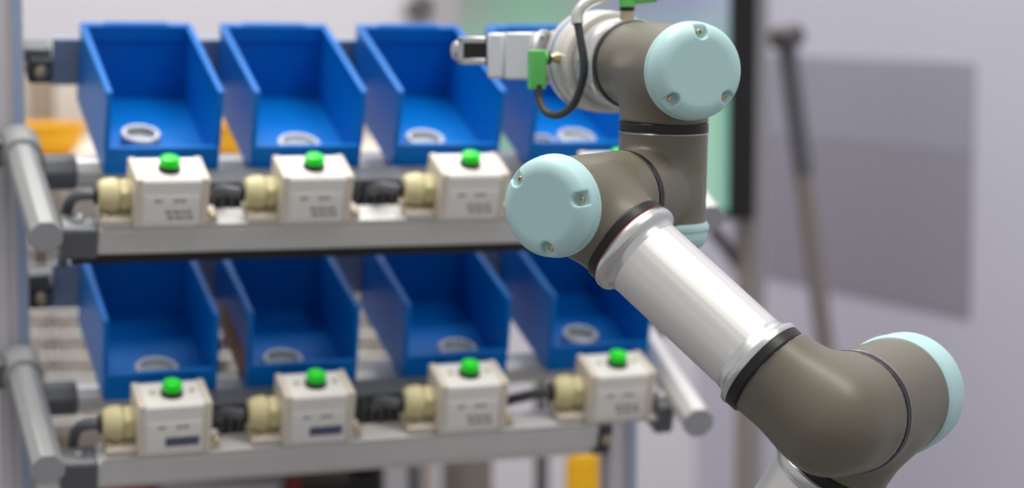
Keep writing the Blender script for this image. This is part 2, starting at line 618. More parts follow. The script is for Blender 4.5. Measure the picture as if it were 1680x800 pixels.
def make_bin():
    root = empty('storage_bin', Matrix.Identity(4))
    s = MB()
    s.box((-W2 + 0.001, -0.004, 0), (W2 - 0.001, BL, 0.003))                       # floor
    for sg in (-1, 1):
        x0, x1 = (sg * W2, sg * (W2 - TH)) if sg > 0 else (-W2, -W2 + TH)
        a, b = min(x0, x1), max(x0, x1)
        f = Matrix(((0, 0, 1, 0), (1, 0, 0, 0), (0, 1, 0, 0), (0, 0, 0, 1)))       # prism outline (y, z), extruded on x
        s.prism([(-0.0058, 0.0), (BL, 0.0), (BL, BH), (0.0006, BH), (-0.0012, BH - 0.004), (-0.0045, LIP)], a, b, f)
    s.box((-W2 + 0.001, BL - TH, 0), (W2 - 0.001, BL, BH - 0.0005))                # back
    s.prism([(-0.0062, 0.0), (-0.0032, 0.0), (-0.0018, LIP), (-0.0048, LIP)], -W2 + 0.001, W2 - 0.001,
            Matrix(((0, 0, 1, 0), (1, 0, 0, 0), (0, 1, 0, 0), (0, 0, 0, 1))))       # front lip
    part(s, 'shell', 'bin', root, bevel=0.0009)
    r = MB()
    for sg in (-1, 1):
        a, b = (W2 - 0.0048, W2 + 0.0012) if sg > 0 else (-W2 - 0.0012, -W2 + 0.0048)
        r.box((a, 0.0, BH - 0.0035), (b, BL, BH + 0.0008))
        # stiffening bead down the front edge of the side wall
        f = Matrix(((0, 0, 1, 0), (1, 0, 0, 0), (0, 1, 0, 0), (0, 0, 0, 1)))
        r.prism([(-0.0042, LIP - 0.002), (-0.0006, LIP - 0.002), (0.0032, BH - 0.003), (-0.0004, BH + 0.0004)], a + 0.0006, b - 0.0006, f)
    r.box((-W2, BL - 0.0055, BH - 0.0035), (W2, BL + 0.0025, BH + 0.0008))
    r.box((-0.030, BL - 0.004, BH), (0.030, BL + 0.002, BH + 0.0022))
    r.box((-W2 + 0.002, -0.0062, LIP - 0.003), (W2 - 0.002, -0.0012, LIP + 0.0008))
    part(r, 'rim', 'bin', root, bevel=0.0012)
    k = MB()
    k.box((-W2 + 0.002, BL - 0.0052, BH - 0.0150), (W2 - 0.002, BL - 0.0022, BH - 0.0034))
    part(k, 'back_band', 'bin', root, bevel=0.0008)
    c = MB()
    f = Matrix(((0, 0, 1, 0), (1, 0, 0, 0), (0, 1, 0, 0), (0, 0, 0, 1)))
    for a, b in ((-W2 + 0.001, -0.023), (0.031, W2 - 0.001)):
        c.prism([(-0.0076, 0.001), (-0.0050, 0.001), (-0.0038, LIP - 0.001), (-0.0062, LIP - 0.001)], a, b, f)
    c.prism([(-0.0076, 0.0005), (-0.0050, 0.0005), (-0.0048, 0.004), (-0.0074, 0.004)], -0.024, 0.032, f)
    part(c, 'card_holder', 'bin', root, bevel=0.0006)
    h = MB().box((-0.035, BL, BH - 0.014), (0.035, BL + 0.0018, BH - 0.001))
    part(h, 'hanging_hook', 'bin', root)
    return root


BINPOS_U = [0.0, 0.1307, 0.2639, 0.3960]
BINPOS_L = [0.0, 0.1296, 0.2758, 0.4182]
proto = make_bin()
names_u = ['blue plastic bin at the left end of the upper row', 'blue plastic bin second from left in the upper row',
           'blue plastic bin in the upper row, touched by the gripper tip', 'blue plastic bin in the upper row, half hidden behind robot wrist']
names_l = ['blue plastic bin at the left end of the lower row', 'blue plastic bin second from left in the lower row, brown patch on its side',
           'blue plastic bin third from left in the lower row', 'blue plastic bin at the right end of the lower row, below the round mint cap']
bins = []
first = True
for MR, pos, names, grp in ((MU, BINPOS_U, names_u, 'blue bins of the upper row'), (ML, BINPOS_L, names_l, 'blue bins of the lower row')):
    for x, nm in zip(pos, names):
        b = proto if first else copy_tree(proto)
        first = False
        b.matrix_basis = MR @ T(x, 0, 0)
        tag(b, nm, 'bin', grp)
        bins.append(b)
# reflection painted as an orange-brown patch on the second lower bin's left side
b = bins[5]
o = MB().box((-0.0526, 0.012, 0.006), (-0.0511, 0.118, 0.030)).build('reflection_patch', 'orange', None)
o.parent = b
tag(o, 'orange-brown painted reflection')

# ------------------------------------------------------------------ metal rings lying in the bins
ring_lbl = {
    (0, 0): 'thick pale metal ring in the left bin of the upper row',
    (0, 1): 'pale metal ring in the second bin of the upper row',
    (0, 2): 'flat white metal disc ring in the third bin of the upper row',
    (0, 3): 'larger metal ring in the bin behind the robot wrist',
    (0, 4): 'small metal ring left of the larger one behind robot wrist',
    (1, 0): 'metal ring in the left bin of the lower row',
    (1, 1): 'metal ring in the second bin of the lower row',
    (1, 2): 'metal ring in the third bin of the lower row',
    (1, 3): 'thick metal ring in the right bin of the lower row'}
ring_pos = {(0, 0): (-0.0135, 0.030, 0.0178, 0.021), (0, 1): (0.1315, 0.0255, 0.0200, 0.012), (0, 2): (0.2515, 0.024, 0.0185, 0.016),
            (0, 3): (0.4055, 0.029, 0.0190, 0.013), (0, 4): (0.3690, 0.022, 0.0130, 0.013),
            (1, 0): (0.0015, 0.0255, 0.0200, 0.012), (1, 1): (0.1180, 0.0255, 0.0190, 0.013), (1, 2): (0.2860, 0.0235, 0.0190, 0.014),
            (1, 3): (0.4100, 0.025, 0.0178, 0.020)}
for key, (x, y, r, h) in ring_pos.items():
    MR = (MU, ML)[key[0]]
    root = empty('metal_ring', MR @ T(x, y, 0.0031), ring_lbl[key], 'ring', 'metal rings in the blue bins')
    ri = r * 0.74
    part(MB().lathe([(ri, 0), (r, 0), (r, h - 0.0015), (r - 0.0015, h), (ri + 0.001, h), (ri, h - 0.001)], 40, closed=True), 'ring_body', 'ring', root)
    part(MB().lathe([(ri - 0.0012, 0.001), (ri + 0.0002, 0.001), (ri + 0.0002, h - 0.003), (ri - 0.0012, h - 0.003)], 40, closed=True).cyl(ri, 0.0005, h * 0.68, 40), 'bore_lining', 'ring_in', root)


# ------------------------------------------------------------------ button boxes on the front rails
def make_box(style):
    """origin: middle of the box front edge on the rail top; x along the rail, y to the back, z up"""
    root = empty('button_box', Matrix.Identity(4))
    Dp, Hh = 0.044, 0.0455
    part(MB().prism([(0.0012, 0), (Dp - 0.001, 0), (Dp - 0.001, Hh - 0.001), (0.0035, Hh - 0.001), (0.0012, Hh - 0.0035)], -0.0255, 0.0255,
                    Matrix(((0, 0, 1, 0), (1, 0, 0, 0), (0, 1, 0, 0), (0, 0, 0, 1)))), 'body', 'alu_box', root, bevel=0.0006)
    for a, b in ((-0.0318, -0.0250), (0.0250, 0.0318)):
        part(MB().box((a, 0, 0), (b, Dp, Hh)), 'end_plate', 'beige', root, bevel=0.0013)
    # two label strips and their print
    lb = part(MB().box((-0.0235, 0.0004, 0.0205), (0.0235, 0.0013, 0.0290)), 'label_strip', 'label', root)
    k = MB()
    for x0, x1 in ((-0.0145, -0.0115), (-0.0105, -0.0082), (0.0015, 0.0045), (0.0055, 0.0080), (0.0090, 0.0118)):
        k.box((x0, 0.0001, 0.0235), (x1, 0.0006, 0.0258))
    part(k, 'print', 'ink', lb)
    lb = part(MB().box((-0.0235, 0.0004, 0.0045), (0.0235, 0.0013, 0.0185)), 'label_strip', 'alu_box', root)
    k = MB()
    if style == 'dark':
        k.box((-0.008, 0.0001, 0.0075), (0.0215, 0.0006, 0.0155))
        part(k, 'print', 'inkdark', lb)
    else:
        for z in (0.0075, 0.0128):
            for x0, x1 in ((-0.005, 0.0005), (0.002, 0.0075), (0.009, 0.012), (0.013, 0.0175)):
                k.box((x0 + (0.002 if z < 0.01 else 0), 0.0001, z), (x1 + (0.002 if z < 0.01 else 0), 0.0006, z + 0.0026))
        part(k, 'print', 'ink', lb)
    c = T(0.0, 0.0205, Hh - 0.0012)
    bz = part(MB().lathe([(0.0095, 0), (0.0095, 0.0042), (0.0088, 0.0052)], 32, c), 'button_bezel', 'black', root)
    part(MB().lathe([(0.0086, 0.004), (0.0086, 0.0095), (0.0078, 0.0115), (0.0055, 0.0126), (0.002, 0.013)], 32, c), 'push_button', 'green', root)
    for x in (-0.0165, 0.0185):
        part(MB().lathe([(0.0026, 0), (0.0026, 0.0012), (0.0018, 0.0018)], 16, T(x, 0.024, Hh - 0.0012)), 'screw', 'brass', root)
    # cable gland on the left end
    g = frame((-0.0316, 0.0225, 0.0205), (-1, 0, 0), (0, 0, 1))
    gl = part(MB().cyl(0.0125, 0, 0.003, 32, g), 'cable_gland', 'gland', root)
    hexp = [(0.0148 * math.cos(i * math.pi / 3), 0.0148 * math.sin(i * math.pi / 3)) for i in range(6)]
    part(MB().prism(hexp, 0.002, 0.0105, g), 'hex_nut', 'gland', gl, bevel=0.0015)
    part(MB().lathe([(0.0118, 0.0105), (0.0142, 0.0118), (0.0148, 0.015), (0.0142, 0.0215), (0.0120, 0.0265), (0.0085, 0.0285)], 32, g), 'dome_nut', 'gland', gl)
    part(MB().lathe([(0.0084, 0.028), (0.0080, 0.0305), (0.0052, 0.0312)], 24, g), 'seal', 'black', gl)
    # foot tabs
    part(MB().box((-0.058, 0.004, 0), (-0.0318, 0.036, 0.0062)), 'foot_tab', 'beige', root, bevel=0.001)
    f2 = part(MB().box((0.0318, 0.006, 0), (0.043, 0.030, 0.005)), 'foot_tab', 'beige', root, bevel=0.001)
    part(MB().lathe([(0.0048, 0), (0.0048, 0.003), (0.003, 0.0045)], 16, T(0.0378, 0.010, 0.0048)), 'screw', 'brass', root)
    part(MB().lathe([(0.0040, 0), (0.0040, 0.002), (0.0026, 0.0035)], 16, T(-0.0545, 0.010, 0.0060)), 'screw', 'brass', root)
    return root


def box_cable(root, kind):
    x0 = -0.0316 - 0.0305
    if kind == 'end':
        pts = [(x0 + 0.004, 0.0225, 0.0205), (x0 - 0.010, 0.025, 0.0195), (x0 - 0.016, 0.034, 0.012), (x0 - 0.018, 0.045, -0.004), (x0 - 0.018, 0.052, -0.030), (x0 - 0.018, 0.055, -0.065)]
    elif kind == 'sag':
        pts = [(x0 + 0.004, 0.0225, 0.0205), (x0 - 0.010, 0.0245, 0.0195), (x0 - 0.022, 0.036, 0.011), (x0 - 0.034, 0.048, 0.001), (x0 - 0.046, 0.055, -0.012), (x0 - 0.056, 0.057, -0.034)]
    else:
        pts = [(x0 + 0.004, 0.0225, 0.0205), (x0 - 0.006, 0.0245, 0.0203), (x0 - 0.014, 0.033, 0.0180), (x0 - 0.018, 0.037, 0.014), (x0 - 0.020, 0.0405, 0.009)]
    o = MB().tube(pts, 0.0048, 10).build('cable', 'duct' if kind != 'sag' else 'dark', None)
    o.parent = root
    o.matrix_parent_inverse = Matrix.Identity(4)
    return o


pl, pd = make_box('light'), make_box('dark')
box_lbl = [['grey button box with green button below the first upper bin', 'grey button box with green button below the second upper bin',
            'grey button box with green button below the third upper bin', 'grey button box with green button, mostly hidden behind the robot wrist'],
           ['grey button box with green button below the first lower bin', 'grey button box with green button below the second lower bin',
            'grey button box with green button below the third lower bin', 'grey button box with green button at the right end of the lower rail']]
used = {'light': False, 'dark': False}
for row, (MR, xs, n0, d0, sz, styles, cables) in enumerate((
        (MU, (-0.0075, 0.1195, 0.2635, 0.4075), -0.0080, -0.090, 1.0, ('light', 'light', 'light', 'light'), ('end', 'duct', 'duct', 'duct')),
        (ML, (-0.0020, 0.1255, 0.2680, 0.4115), -0.0115, -0.087, 1.08, ('dark', 'dark', 'light', 'light'), ('end', 'duct', 'duct', 'sag')))):
    for i, x in enumerate(xs):
        st = styles[i]
        src = {'light': pl, 'dark': pd}[st]
        b = src if not used[st] else copy_tree(src)
        used[st] = True
        b.matrix_basis = MR @ T(x, d0, n0) @ Matrix.Diagonal((1, 1, sz, 1))
        tag(b, box_lbl[row][i], 'button box', 'button boxes on the front rails')
        if (row, i) not in ((0, 0), (1, 0)):
            pass
        b['cable_kind'] = cables[i]
for o in list(b.children):                       # the last box has no tab on its right: the rail sleeve sits there
    cx_ = sum(v.co.x for v in o.data.vertices) / len(o.data.vertices)
    if cx_ > 0.033:
        bpy.data.objects.remove(o)
roots = [o for o in COL.objects if o.name.startswith('button_box') and o.parent is None]
for b in roots:
    box_cable(b, b['cable_kind'])
    del b['cable_kind']

# ------------------------------------------------------------------ the robot arm
C1, C2, C3, C0 = (np.array(v) for v in ((0.0500, 1.5446, 1.2172), (0.1108, 1.6430, 1.2170), (0.1126, 1.6421, 1.3071), (0.2050, 1.4486, 1.0795)))
J, V_, T_, F_ = (np.array(v) / np.linalg.norm(v) for v in ((0.5254, 0.8509, -0.0018), (0.0194, -0.0099, 0.9998), (-0.3149, 0.949, 0.0155), (0.6784, -0.4202, -0.6027)))
RW, RE = 0.0327, 0.0412
Bx = np.array((0.8509, -0.5254, 0.0))
PHI = R(57)
U_ = -math.cos(PHI) * Bx + math.sin(PHI) * np.array((0, 0, -1.0))
CU = C0 + 0.088 * J
SH = CU + 0.2437 * U_                                                               # shoulder, below the frame
robot = empty('robot', T(SH[0], SH[1], 0.72), 'taupe grey jointed robot arm with mint caps, aluminium forearm tube and gripper', 'robot arm')


def rb(mb, name, material, m=None, parent=None, **k):
    return mb.build(name, material, parent or robot, m=m, **k)


def rsdf(name, fn, pts, pad, h=0.0014, material='taupe', parent=None):
    lo, hi = bounds(pts, pad)
    return link(name, sdf_mesh(name, fn, lo, hi, h), material, parent or robot, angle=60)


# wrist housings
a, b, s = C1 - 0.0385 * J, C1 + 0.0515 * J, C1 + 0.0395 * F_
rsdf('wrist_housing', lambda P: smin(cyl_sdf(P, a, b, RW), cyl_sdf(P, C1, s, RW, 0.001), 0.016), [a, b, s], 0.036)
a2, b2, s2 = C2 - 0.0265 * V_, C2 + 0.0440 * V_, C1 + 0.0575 * J
rsdf('wrist_housing', lambda P: smin(cyl_sdf(P, a2, b2, RW), cyl_sdf(P, C2, s2, RW * 0.985, 0.001), 0.005), [a2, b2, s2], 0.036)
a3, b3, s3 = C3 - 0.0480 * T_, C3 + 0.0590 * T_, C2 + 0.0510 * V_
rsdf('wrist_housing', lambda P: smin(cyl_sdf(P, a3, b3, RW), cyl_sdf(P, C3, s3, RW, 0.001), 0.014), [a3, b3, s3], 0.036)
# elbow housings
e0, e1 = C0 - 0.0500 * F_, C0 + 0.0445 * J


def elbow_fn(P):
    d = smin(cone_sdf(P, e0 - 0.02 * F_, C0 + 0.012 * J - 0.004 * F_, 0.0335, 0.0350), round_cone_sdf(P, C0 + 0.016 * J, e1, 0.0345, RE), 0.020)
    d = plane_cut(d, P, e1, J)
    return plane_cut(d, P, e0, -F_)


rsdf('elbow_housing', elbow_fn, [e0, C0, e1], 0.046, 0.0017)
u0, u1, us = C0 + 0.0500 * J, C0 + 0.1240 * J, CU + 0.0505 * U_
rsdf('elbow_housing', lambda P: smin(cyl_sdf(P, u0, u1, RE), cyl_sdf(P, CU, us, 0.0385, 0.001), 0.012), [u0, u1, us], 0.046, 0.0017)


def bandring(o, n, r, z0, z1, name='joint_band', material='band', inner=0.004):
    return rb(MB().lathe([(r - inner, z0), (r - 0.0005, z0), (r, z0 + 0.0006), (r, z1 - 0.0006), (r - 0.0005, z1), (r - inner, z1)], 96, closed=True), name, material, frame(o, n))


bandring(C1, J, RW + 0.0003, 0.0510, 0.0580)
bandring(C2, V_, RW + 0.0003, 0.0435, 0.0505)
bandring(C2, V_, RW + 0.0005, 0.0425, 0.0434, 'seal_ring', 'steel', 0.003)
bandring(C3, T_, RW + 0.0006, 0.0585, 0.0630)
bandring(C1, F_, 0.0338, 0.0390, 0.0458)
bandring(C1, F_, 0.0340, 0.0458, 0.0464, 'seal_ring', 'redl', 0.003)
bandring(C0, F_, 0.0340, -0.0565, -0.0492)
bandring(C0, J, RE + 0.0007, 0.0438, 0.0508)
bandring(C0, J, RE + 0.0010, 0.0500, 0.0509, 'seal_ring', 'steel', 0.003)
bandring(C0, J, RE + 0.0002, 0.1230, 0.1250)

# forearm tube, flanges at both ends
LF = 0.2284
fz = frame(C1, F_)
rb(MB().lathe([(0.0293, 0.050), (0.0293, LF - 0.058)], 128), 'forearm_tube', 'tube', fz)
rb(MB().lathe([(0.028, 0.0463), (0.0335, 0.0463), (0.0347, 0.0474), (0.0352, 0.0496), (0.0350, 0.0522), (0.0342, 0.0540), (0.0328, 0.0550), (0.0312, 0.0556), (0.0303, 0.0568), (0.0298, 0.0590), (0.0295, 0.0610), (0.028, 0.0610)], 96, closed=True), 'tube_flange', 'flange', fz)
rb(MB().lathe([(0.028, LF - 0.0690), (0.0295, LF - 0.0690), (0.0300, LF - 0.0660), (0.0312, LF - 0.0635), (0.0332, LF - 0.0618), (0.0346, LF - 0.0606), (0.0349, LF - 0.0586), (0.0342, LF - 0.0564), (0.028, LF - 0.0564)], 96, closed=True), 'tube_flange', 'flange', fz)
# upper arm
uz = frame(CU, U_)
rb(MB().lathe([(0.0350, 0.0500), (0.0392, 0.0500), (0.0397, 0.0506), (0.0397, 0.0572), (0.0392, 0.0578), (0.0350, 0.0578)], 96, closed=True), 'joint_band', 'band', uz)
rb(MB().lathe([(0.030, 0.0578), (0.0405, 0.0578), (0.0416, 0.0590), (0.0418, 0.0625), (0.0408, 0.0650), (0.0385, 0.0665), (0.0374, 0.0700), (0.030, 0.0700)], 96, closed=True), 'tube_flange', 'flange', uz)
rb(MB().lathe([(0.0370, 0.066), (0.0370, 0.190)], 128), 'upper_arm_tube', 'tube', uz)
# shoulder and base, below the picture
ub, ue = CU + 0.188 * U_, SH
sj = SH - 0.075 * J
rsdf('shoulder_housing', lambda P: smin(cone_sdf(P, ub, SH, 0.039, 0.046), cone_sdf(P, SH, sj, 0.046, 0.046), 0.01), [ub, SH, sj], 0.052, 0.0025)
BASE = np.array([sj[0], sj[1], 0.0])
zt = sj[2]
rb(MB().lathe([(0.064, 0.722), (0.064, 0.742), (0.048, 0.748), (0.046, zt - 0.02), (0.046, zt)], 64), 'base', 'taupe', T(BASE[0], BASE[1], 0))

# mint caps with three screw pockets
def cap(o, n, r, depth, angs, up=(0, 0, 1.0), name='joint_cap', seam=True):
    """o: rim centre on the joint, n: outward"""
    f = frame(o, n, up)                                    # local z outward, local x up

    def fn(P):
        d = cyl_sdf(P, (0, 0, -0.004), (0, 0, depth), r, 0.0118)
        d = np.minimum(d, cyl_sdf(P, (0, 0, -0.004), (0, 0, 0.0075), r, 0.002))
        d = np.minimum(d, cyl_sdf(P, (0, 0, -0.002), (0, 0, 0.0022), r + 0.0008, 0.001))
        for an in angs:
            c, s_ = math.cos(an), math.sin(an)
            q = P @ np.array([[c, -s_, 0], [s_, c, 0], [0, 0, 1.0]])   # rotate pocket direction to +x
            dx = np.maximum(r * 0.80 - q[:, 0], 0)
            pk = np.sqrt(dx ** 2 + q[:, 1] ** 2) - 0.0046
            pk = np.maximum(pk, (depth - 0.0075) - q[:, 2])
            k = 0.0012
            d = -smin(-d, pk, k)
        return d
    me = sdf_mesh(name, fn, (-r - 0.004, -r - 0.004, -0.006), (r + 0.004, r + 0.004, depth + 0.004), 0.0009)
    o_ = link(name, me, 'mint', robot, m=f, angle=70)
    for an in angs:
        m = f @ T(math.cos(an) * r * 0.80, math.sin(an) * r * 0.80, depth - 0.0085)
        MB().lathe([(0.0024, 0), (0.0024, 0.0022), (0.0019, 0.0028), (0.0012, 0.0028), (0.0012, 0.0016)], 16).build('screw', 'brass', o_, m=m)
    return o_


cap(C1 - 0.0392 * J, -J, RW * 1.06, 0.0172, [R(-76.3), R(-174.6), R(49.8)])
cap(C3 - 0.0478 * T_, -T_, RW * 1.06, 0.0185, [R(-1.8), R(133.3), R(-130.7)])
cap(C2 - 0.0261 * V_, -V_, RW * 1.06, 0.0172, [R(60), R(180), R(-60)], up=(1, 0, 0))
cap(C0 + 0.1245 * J, J, RE * 1.03, 0.0330, [R(30), R(150), R(-90)])
cap(SH + 0.043 * J, J, 0.047, 0.012, [R(30), R(150), R(-90)])

# tool flange: silver neck, white coupling, gripper
tz = frame(C3, T_)
rb(MB().lathe([(0.0300, 0.0632), (0.0342, 0.0632), (0.0346, 0.0640), (0.0346, 0.0740), (0.0340, 0.0755), (0.0318, 0.0785), (0.0314, 0.0800), (0.0318, 0.0815), (0.0340, 0.0840), (0.0345, 0.0855), (0.0345, 0.1040), (0.0330, 0.1085)], 96), 'tool_flange', 'flange', tz)
cpl = rb(MB().lathe([(0.0340, 0.1080), (0.0350, 0.1070), (0.0382, 0.1070), (0.0395, 0.1085), (0.0395, 0.1180), (0.0388, 0.1195), (0.0388, 0.1210), (0.0398, 0.1230), (0.0402, 0.1260), (0.0402, 0.1530), (0.0390, 0.1560)], 96), 'tool_coupling', 'white', tz)
rb(MB().lathe([(0.0398, 0.1392), (0.0408, 0.1392), (0.0408, 0.1414), (0.0398, 0.1414)], 96, closed=True), 'blue_line', 'bluel', tz, cpl)
# gripper: local x out along the fingers, y away from us, z up
GA = R(180 - 24)
gd = Vector((math.cos(GA), math.sin(GA), 0))
go = Vector(C3 + 0.137 * T_) + Vector((0, 0, 0.0035))
gm = frame(go, (0, 0, 1), gd)                              # local z up, local x = gd
grip = rb(MB().box((0.0, -0.0205, -0.0205), (0.046, -0.003, 0.0205)), 'gripper', 'white', gm, bevel=0.003)
gp = lambda mb, name, material, **k: mb.build(name, material, grip, m=gm, **k)
fx = frame((0.0459, 0, -0.001), (1, 0, 0), (0, 0, 1))
gp(MB().cyl(0.0222, 0.0, 0.0045, 64, fx, 0.0008), 'mounting_plate', 'plate')
for an in (25, 155, 205, 335):
    gp(MB().lathe([(0.0022, 0.0), (0.0022, 0.001), (0.0014, 0.0014)], 12, frame((0.0460, 0.0185 * math.sin(R(an)), -0.001 + 0.0185 * math.cos(R(an))), (-1, 0, 0))), 'screw', 'steel')
gp(MB().box((0.0502, -0.0185, -0.0185), (0.075, 0.0185, 0.0190)), 'gripper_body', 'gripw', bevel=0.002)
gp(MB().box((0.0748, -0.0185, -0.0180), (0.0905, 0.0185, 0.0185)), 'gripper_body', 'gripw', bevel=0.0025)
gp(MB().box((0.0903, -0.0155, -0.0085), (0.0930, 0.0150, 0.0165)), 'finger_guide', 'black', bevel=0.0006)
fz_ = 0.004
f1 = MB().box((0.0928, -0.0145, fz_ + 0.0060), (0.1190, 0.0125, fz_ + 0.0112)).box((0.0928, -0.0145, fz_ - 0.0112), (0.1190, 0.0125, fz_ - 0.0060)).box((0.1135, -0.0145, fz_ - 0.0112), (0.1190, 0.0125, fz_ + 0.0112))
gp(f1, 'finger', 'steel', bevel=0.001)
gp(MB().box((0.0928, -0.0140, fz_ - 0.0058), (0.1133, 0.0120, fz_ + 0.0058)), 'finger_pad', 'black')
gp(MB().lathe([(0.0035, 0), (0.0082, 0.001), (0.0086, 0.003), (0.0086, 0.0065), (0.0070, 0.0095), (0.0035, 0.011)], 32, frame((0.1188, -0.002, fz_), (1, 0, 0))), 'fingertip', 'steel')
gp(MB().cyl(0.0030, 0.0108, 0.0120, 20, frame((0.1188, -0.002, fz_), (1, 0, 0))), 'tip_hole', 'black')

# connectors and the cable of the gripper
rdl = Vector((-0.949, -0.315, 0.0))
c0 = Vector(C3 + 0.1225 * T_) + Vector((0, 0, 0.0035))
cx = frame(c0 + rdl * 0.0385, rdl, (0, 0, 1))
cab = rb(MB().tube([(0.0205, 1.737, 1.292), (0.0203, 1.737, 1.286), (0.0215, 1.735, 1.279), (0.0270, 1.728, 1.2705), (0.0370, 1.718, 1.2695), (0.0470, 1.704, 1.278), (0.0530, 1.692, 1.295), (0.0543, 1.688, 1.309), (0.0520, 1.688, 1.326), (0.0493, 1.690, 1.341)], 0.0032, 14), 'gripper_cable', 'dark')
rb(MB().cyl(0.0042, -0.001, 0.005, 6, cx).cyl(0.0036, 0.005, 0.009, 20, cx), 'connector_nut', 'brass', None, cab)
rb(MB().cyl(0.0052, 0.0088, 0.0108, 24, cx), 'connector_collar', 'black', None, cab)
gx = c0 + rdl * 0.0575
g = MB().lathe([(0.0048, 0), (0.0056, 0.001), (0.0056, 0.0075), (0.005, 0.0085)], 24, frame(c0 + rdl * 0.0490, rdl, (0, 0, 1)))
g.box((-0.0062, -0.0055, -0.0245), (0.0058, 0.0055, 0.0062), frame(gx, (0, 0, 1), (0.95, 0.315, 0)))
rb(g, 'connector', 'gconn', None, cab, bevel=0.0018, seg=3)
rb(MB().cyl(0.0063, -0.0205, -0.0195, 6, T(*gx)), 'connector_ridge', 'gconn', None, cab)
rb(MB().tube([(0.0493, 1.690, 1.339), (0.0497, 1.692, 1.347), (0.0560, 1.695, 1.3545), (0.0660, 1.700, 1.3590), (0.0780, 1.710, 1.3640), (0.0890, 1.720, 1.3720), (0.098, 1.727, 1.385)], 0.0046, 14), 'cable_sleeve', 'sleeve', None, cab)
# second green connector, standing on the tool flange
k0 = Vector(C3 + 0.0790 * T_) + Vector((0.0004, 0, 0.030))
con = rb(MB().cyl(0.0055, 0, 0.0095, 6, T(*k0)).cyl(0.0046, 0.0095, 0.011, 20, T(*k0)), 'connector_nut', 'brass')
rb(MB().cyl(0.0058, 0.0105, 0.0135, 24, T(*k0)), 'connector_collar', 'black', None, con)
g = MB().box((-0.0060, -0.006, 0.0133), (0.0056, 0.006, 0.0270), T(*k0))
g.lathe([(0.0058, 0.004), (0.0056, 0.010), (0.0048, 0.022), (0.0040, 0.0225)], 24, frame(k0 + Vector((0, 0, 0.0208)), (0.99, -0.13, 0.04), (0, 0, 1)))
rb(g, 'connector', 'gconn', None, con, bevel=0.0012)
rb(MB().tube([tuple(k0 + Vector((0.021, -0.003, 0.0215))), tuple(k0 + Vector((0.027, -0.004, 0.0218)))], 0.0027, 12), 'cable', 'black', None, con)

# pedestal the arm is bolted to, below the picture
pd_ = empty('robot_pedestal', T(BASE[0], BASE[1], 0), 'dark column the robot arm is bolted to', 'pedestal')
MB().box((-0.15, -0.15, 0), (0.15, 0.15, 0.02)).build('foot', 'conn', pd_, m=T(BASE[0], BASE[1], 0), bevel=0.003)
MB().lathe([(0.07, 0.019), (0.07, 0.70), (0.085, 0.702), (0.085, 0.7225)], 48).build('column', 'conn', pd_, m=T(BASE[0], BASE[1], 0))

# ------------------------------------------------------------------ background: display stand
tv = empty('display_stand', T(0.13, 3.36, 0), 'tall display with a mint and lavender lit screen in a black frame behind the robot', 'display')


def tp(mb, name, material, parent=None, **k):
    return mb.build(name, material, parent or tv, **k)


tp(MB().box((-0.076, 3.300, 1.052), (0.3205, 3.302, 1.78)), 'screen', 'screen')
tp(MB().box((-0.115, 3.303, 1.040), (0.359, 3.355, 1.82)), 'housing', 'bezel', bevel=0.003)
tp(MB().box((0.3200, 3.290, 1.040), (0.3600, 3.303, 1.82)), 'frame_bar', 'bezel', bevel=0.002)
tp(MB().box((-0.077, 3.290, 1.040), (0.3200, 3.303, 1.0525)), 'frame_bar', 'bezel', bevel=0.002)
tp(MB().box((-0.115, 3.290, 1.040), (-0.076, 3.303, 1.82)), 'frame_bar', 'greybox', bevel=0.002)
tp(MB().box((-0.077, 3.290, 1.778), (0.3200, 3.303, 1.82)), 'frame_bar', 'bezel', bevel=0.002)
for x in (0.354, -0.095):
    tp(MB().box((x - 0.013, 3.34, 0.02), (x + 0.013, 3.366, 1.2)), 'stand_leg', 'pole', bevel=0.003)
tp(MB().tube([(0.285, 3.40, 1.045), (0.352, 3.37, 0.955)], 0.010, 12), 'brace', 'darkpole')
for x in (0.354, -0.095):
    tp(MB().box((x - 0.03, 3.15, 0.0), (x + 0.03, 3.60, 0.025)), 'foot', 'darkpole', bevel=0.003)
tp(MB().box((0.366, 3.42, 0.0), (0.392, 3.45, 1.75)), 'side_profile', 'greybox', bevel=0.003)

# leaning pole with a dark head
po = empty('leaning_pole', T(0.6, 3.6, 0), 'grey pole with a dark head leaning beside the display', 'pole')
top, low = Vector((0.441, 3.6, 1.300)), Vector((0.622, 3.6, 0.012))
MB().tube([tuple(low), tuple(top)], 0.0155, 20, 1).build('shaft', 'pole', po)
f = frame(top, top - low, (1, 0, 0))
MB().cyl(0.0165, -0.22, 0.0, 20, f, 0.002).build('sleeve', 'conn', po)
MB().lathe([(0.018, -0.012), (0.030, -0.006), (0.031, 0.014), (0.022, 0.024)], 24, f).build('head', 'darkpole', po)
MB().cyl(0.022, 0.0, 0.03, 20, frame((0.622, 3.6, 0), (0, 0, 1)), 0.003).build('foot', 'black', po)

